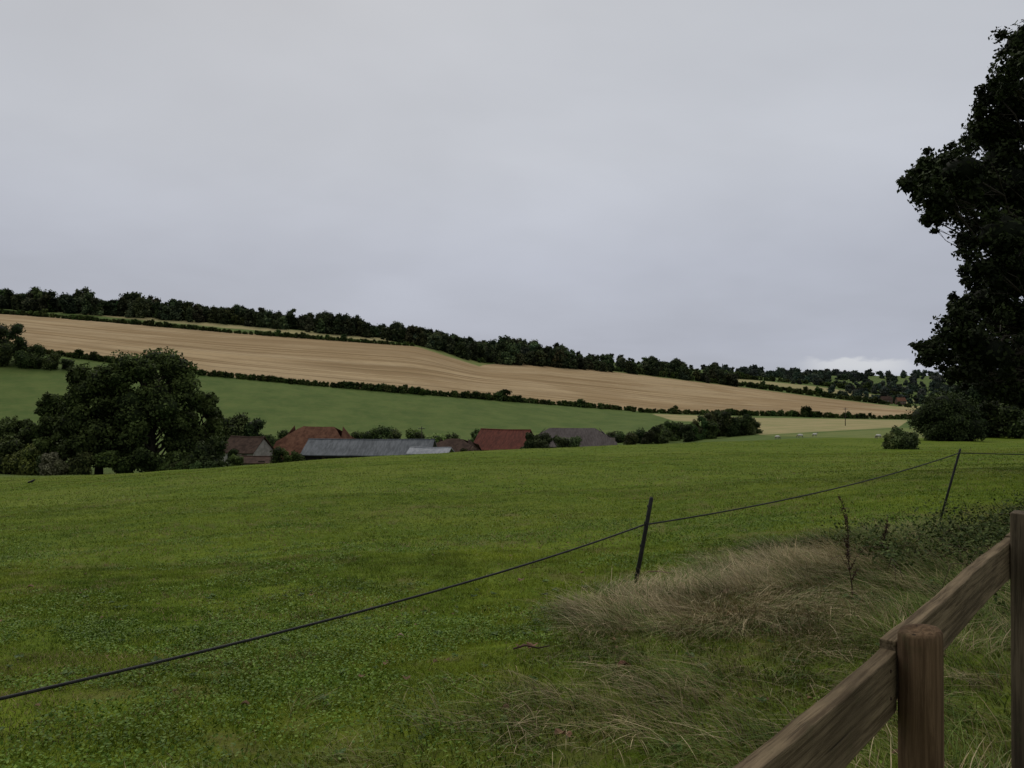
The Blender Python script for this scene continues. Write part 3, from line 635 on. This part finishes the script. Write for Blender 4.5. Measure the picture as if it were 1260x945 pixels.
def gxy(u,v):
    yy=np.linspace(2,40,4000);vv=HV-H(XU(u,yy),yy)/yy*F_;y=yy[np.where(vv<=v)[0][0]];return XU(u,y),y
for u,v,s,c in [(655,803,.055,(.18,.09,.05)),(640,804,.04,(.16,.09,.05)),(767,829,.05,(.15,.065,.04)),(689,914,.035,(.22,.13,.07)),(697,917,.03,(.18,.1,.055)),(641,719,.05,(.22,.13,.08)),(900,765,.06,(.15,.09,.04)),(39,727,.05,(.22,.14,.07)),(890,735,.06,(.14,.09,.055)),(493,790,.03,(.24,.18,.12)),(1180,727,.07,(.12,.07,.035)),(905,764,.05,(.15,.09,.04))]:
    x,y=gxy(u,v);deadleaf(x,y,s,c,.06)
for i in range(190):
    x,y=wedge(1,3,14,.7);deadleaf(float(x[0]),float(y[0]),rng.uniform(.012,.030),(.17,.11,.055))
V,F,C=join_parts(parts);make_mesh('fallen_leaves',V,F,lm,C)
x,y=gxy(655,806);z=float(H(x,y))+.05;tube_obj('fallen_twig',[tube([(x-.14,y,z),(x-.05,y+.02,z+.02),(x+.04,y-.01,z+.01),(x+.13,y+.01,z+.02)],[.007,.008,.006,.004],6)],dockm)
x,y=gxy(812,714);z=float(H(x,y))+.08;tube_obj('fallen_twig',[tube([(x-.14,y,z+.02),(x,y+.02,z+.02),(x+.15,y-.01,z)],[.008,.008,.005],6)],simple_mat('pale_twig',(.16,.10,.06),(.25,.17,.1),9))

# ------------------------------------------------------------ sheep
wool=simple_mat('sheep_wool',(.50,.47,.41),(.68,.65,.58),9,bump=1.0);face=simple_mat('sheep_face',(.12,.10,.09),(.2,.17,.15),5)
def skin(name,verts,edges,radii,mat,parent,sub=2):
    me=bpy.data.meshes.new(name);me.from_pydata(verts,edges,[]);o=bpy.data.objects.new(name,me);link(o,parent);me.materials.append(mat)
    o.modifiers.new('s','SKIN')
    for i,r in enumerate(radii): me.skin_vertices[0].data[i].radius=r if isinstance(r,tuple) else (r,r)
    me.skin_vertices[0].data[0].use_root=True
    s=o.modifiers.new('ss','SUBSURF');s.levels=sub;s.render_levels=sub
    return o
def sheep(u,y,yaw,graze=True,sc_=1.0):
    x=XU(u,y);z=float(H(x,y));e=empty('sheep',(x,y,z),math.radians(yaw));e.scale=(sc_,)*3
    hd=[(.58,0,.62),(.74,0,.36),(.84,0,.14)] if graze else [(.58,0,.80),(.70,0,.95),(.86,0,.90)]
    v=[(-.42,0,.62),(-.15,0,.60),(.18,0,.60),(.42,0,.64),hd[0]];skin('fleece',v,[(0,1),(1,2),(2,3),(3,4)],[(.19,.20),(.24,.25),(.25,.26),(.20,.21),(.12,.13)],wool,e)
    skin('head',[hd[0],hd[1],hd[2]],[(0,1),(1,2)],[.10,.095,.055],face,e)
    for s_ in(-1,1):
        h1=np.array(hd[1]);skin('ear',[tuple(h1+[-.02,s_*.07,.04]),tuple(h1+[-.05,s_*.18,.02])],[(0,1)],[.03,.015],face,e,1)
        skin('foreleg',[(.34,s_*.11,.50),(.36,s_*.11,.28),(.35,s_*.11,.08),(.38,s_*.11,.02)],[(0,1),(1,2),(2,3)],[.07,.04,.026,.03],face,e,1)
        skin('hindleg',[(-.38,s_*.12,.55),(-.28,s_*.12,.38),(-.45,s_*.12,.24),(-.43,s_*.12,.07),(-.40,s_*.12,.02)],[(0,1),(1,2),(2,3),(3,4)],[.10,.06,.035,.026,.03],face,e,1)
    skin('tail',[(-.55,0,.68),(-.64,0,.52)],[(0,1)],[.045,.03],wool,e,1)
sheep(956,150,20);sheep(985,158,170,sc_=1.05);sheep(1002,162,10,False);sheep(1081,128,200)
crm=simple_mat('crow_feathers',(.008,.008,.009),(.015,.015,.017),8,rough=.5)
x,y=XU(40,50),50;e=empty('crow',(x,y,float(H(x,y))),.4)
skin('body',[(-.26,0,.14),(-.1,0,.19),(.05,0,.24),(.13,0,.31),(.19,0,.33)],[(0,1),(1,2),(2,3),(3,4)],[(.015,.05),(.07,.07),(.08,.08),(.045,.045),(.035,.04)],crm,e)
skin('beak',[(.2,0,.33),(.27,0,.315)],[(0,1)],[.018,.006],crm,e,1)
for s_ in(-1,1): skin('leg',[(0,s_*.03,.18),(.0,s_*.03,.09),(.01,s_*.03,.04),(.05,s_*.03,.045)],[(0,1),(1,2),(2,3)],[.02,.008,.007,.006],crm,e,1)

# ------------------------------------------------------------ sky, light, camera
w=bpy.data.worlds.new('World');sc.world=w;w.use_nodes=True;t=NT(w.node_tree);bg=w.node_tree.nodes['Background']
SE,SR=math.radians(48),math.radians(-20)
sky=t.n('ShaderNodeTexSky');sky.sky_type='NISHITA';sky.sun_disc=False;sky.sun_elevation=SE;sky.sun_rotation=SR;sky.air_density=1.5;sky.dust_density=3
tc=t.n('ShaderNodeTexCoord');D=tc.outputs['Generated'];sx=t.n('ShaderNodeSeparateXYZ');t.l(D,sx.inputs[0]);zz=sx.outputs[2]
cr=t.n('ShaderNodeValToRGB');t.l(zz,cr.inputs[0]);el=cr.color_ramp.elements
stops=[(0.0,(.48,.51,.58)),(.06,(.46,.49,.58)),(.16,(.495,.52,.605)),(.30,(.57,.59,.645)),(.5,(.56,.575,.61)),(1,(.60,.60,.60))]
el[0].position=0;el[0].color=(*stops[0][1],1);el[1].position=1;el[1].color=(*stops[-1][1],1)
for p,c in stops[1:-1]: q=el.new(p);q.color=(*c,1)
den=t.math('ADD',t.math('MAXIMUM',zz,0.0),.18);cx=t.n('ShaderNodeCombineXYZ');t.l(t.math('DIVIDE',sx.outputs[0],den),cx.inputs[0]);t.l(t.math('DIVIDE',sx.outputs[1],den),cx.inputs[1])
n1=t.noise(cx.outputs[0],.55,5,.5,.3);n2=t.noise(cx.outputs[0],1.6,4,.5,.2)
k=t.math('ADD',t.ramp(n1,.3,.7,.91,1.07),t.ramp(n2,.3,.7,-.02,.02))
k=t.math('MULTIPLY',k,t.ramp(sx.outputs[0],-.6,.1,.95,1.0))
cc=t.n('ShaderNodeCombineColor');[t.l(k,cc.inputs[i]) for i in range(3)]
c=t.mix(1.0,cr.outputs[0],cc.outputs[0],'MULTIPLY')
cm=t.n('ShaderNodeMapping');t.l(D,cm.inputs[0]);cm.inputs['Scale'].default_value=(14,14,34)
cn=t.noise(cm.outputs[0],1.5,6,.55)
top=t.math('ADD',.022,t.math('MULTIPLY',cn,.034))
msk=t.math('MULTIPLY',t.ramp(t.math('SUBTRACT',top,zz),-.002,.004),t.math('MULTIPLY',t.ramp(sx.outputs[0],.345,.40),t.ramp(sx.outputs[0],.50,.44)))
msk=t.math('MULTIPLY',msk,t.ramp(zz,.012,.030,.25,1))
c=t.mix(t.math('MULTIPLY',msk,.75),c,(.72,.74,.77))
nis=t.mix(1.0,sky.outputs[0],(.05,.05,.05),'MULTIPLY')
c=t.mix(.10,c,nis);t.l(c,bg.inputs[0]);bg.inputs[1].default_value=1.0
sl=bpy.data.lights.new('sun','SUN');sl.energy=1.15;sl.angle=math.radians(25);sl.color=(1,.94,.84);so=bpy.data.objects.new('sun',sl)
dv=Vector((math.sin(SR)*math.cos(SE),math.cos(SR)*math.cos(SE),math.sin(SE)));so.rotation_euler=dv.to_track_quat('Z','Y').to_euler();link(so)
cam=bpy.data.cameras.new('camera');cam.sensor_width=36;cam.lens=36*F_/1260;cam.clip_start=.05;cam.clip_end=12000
co=bpy.data.objects.new('camera',cam);co.location=(0,0,0);co.rotation_euler=(math.radians(90)+math.atan(7.5/F_),0,0);link(co);sc.camera=co
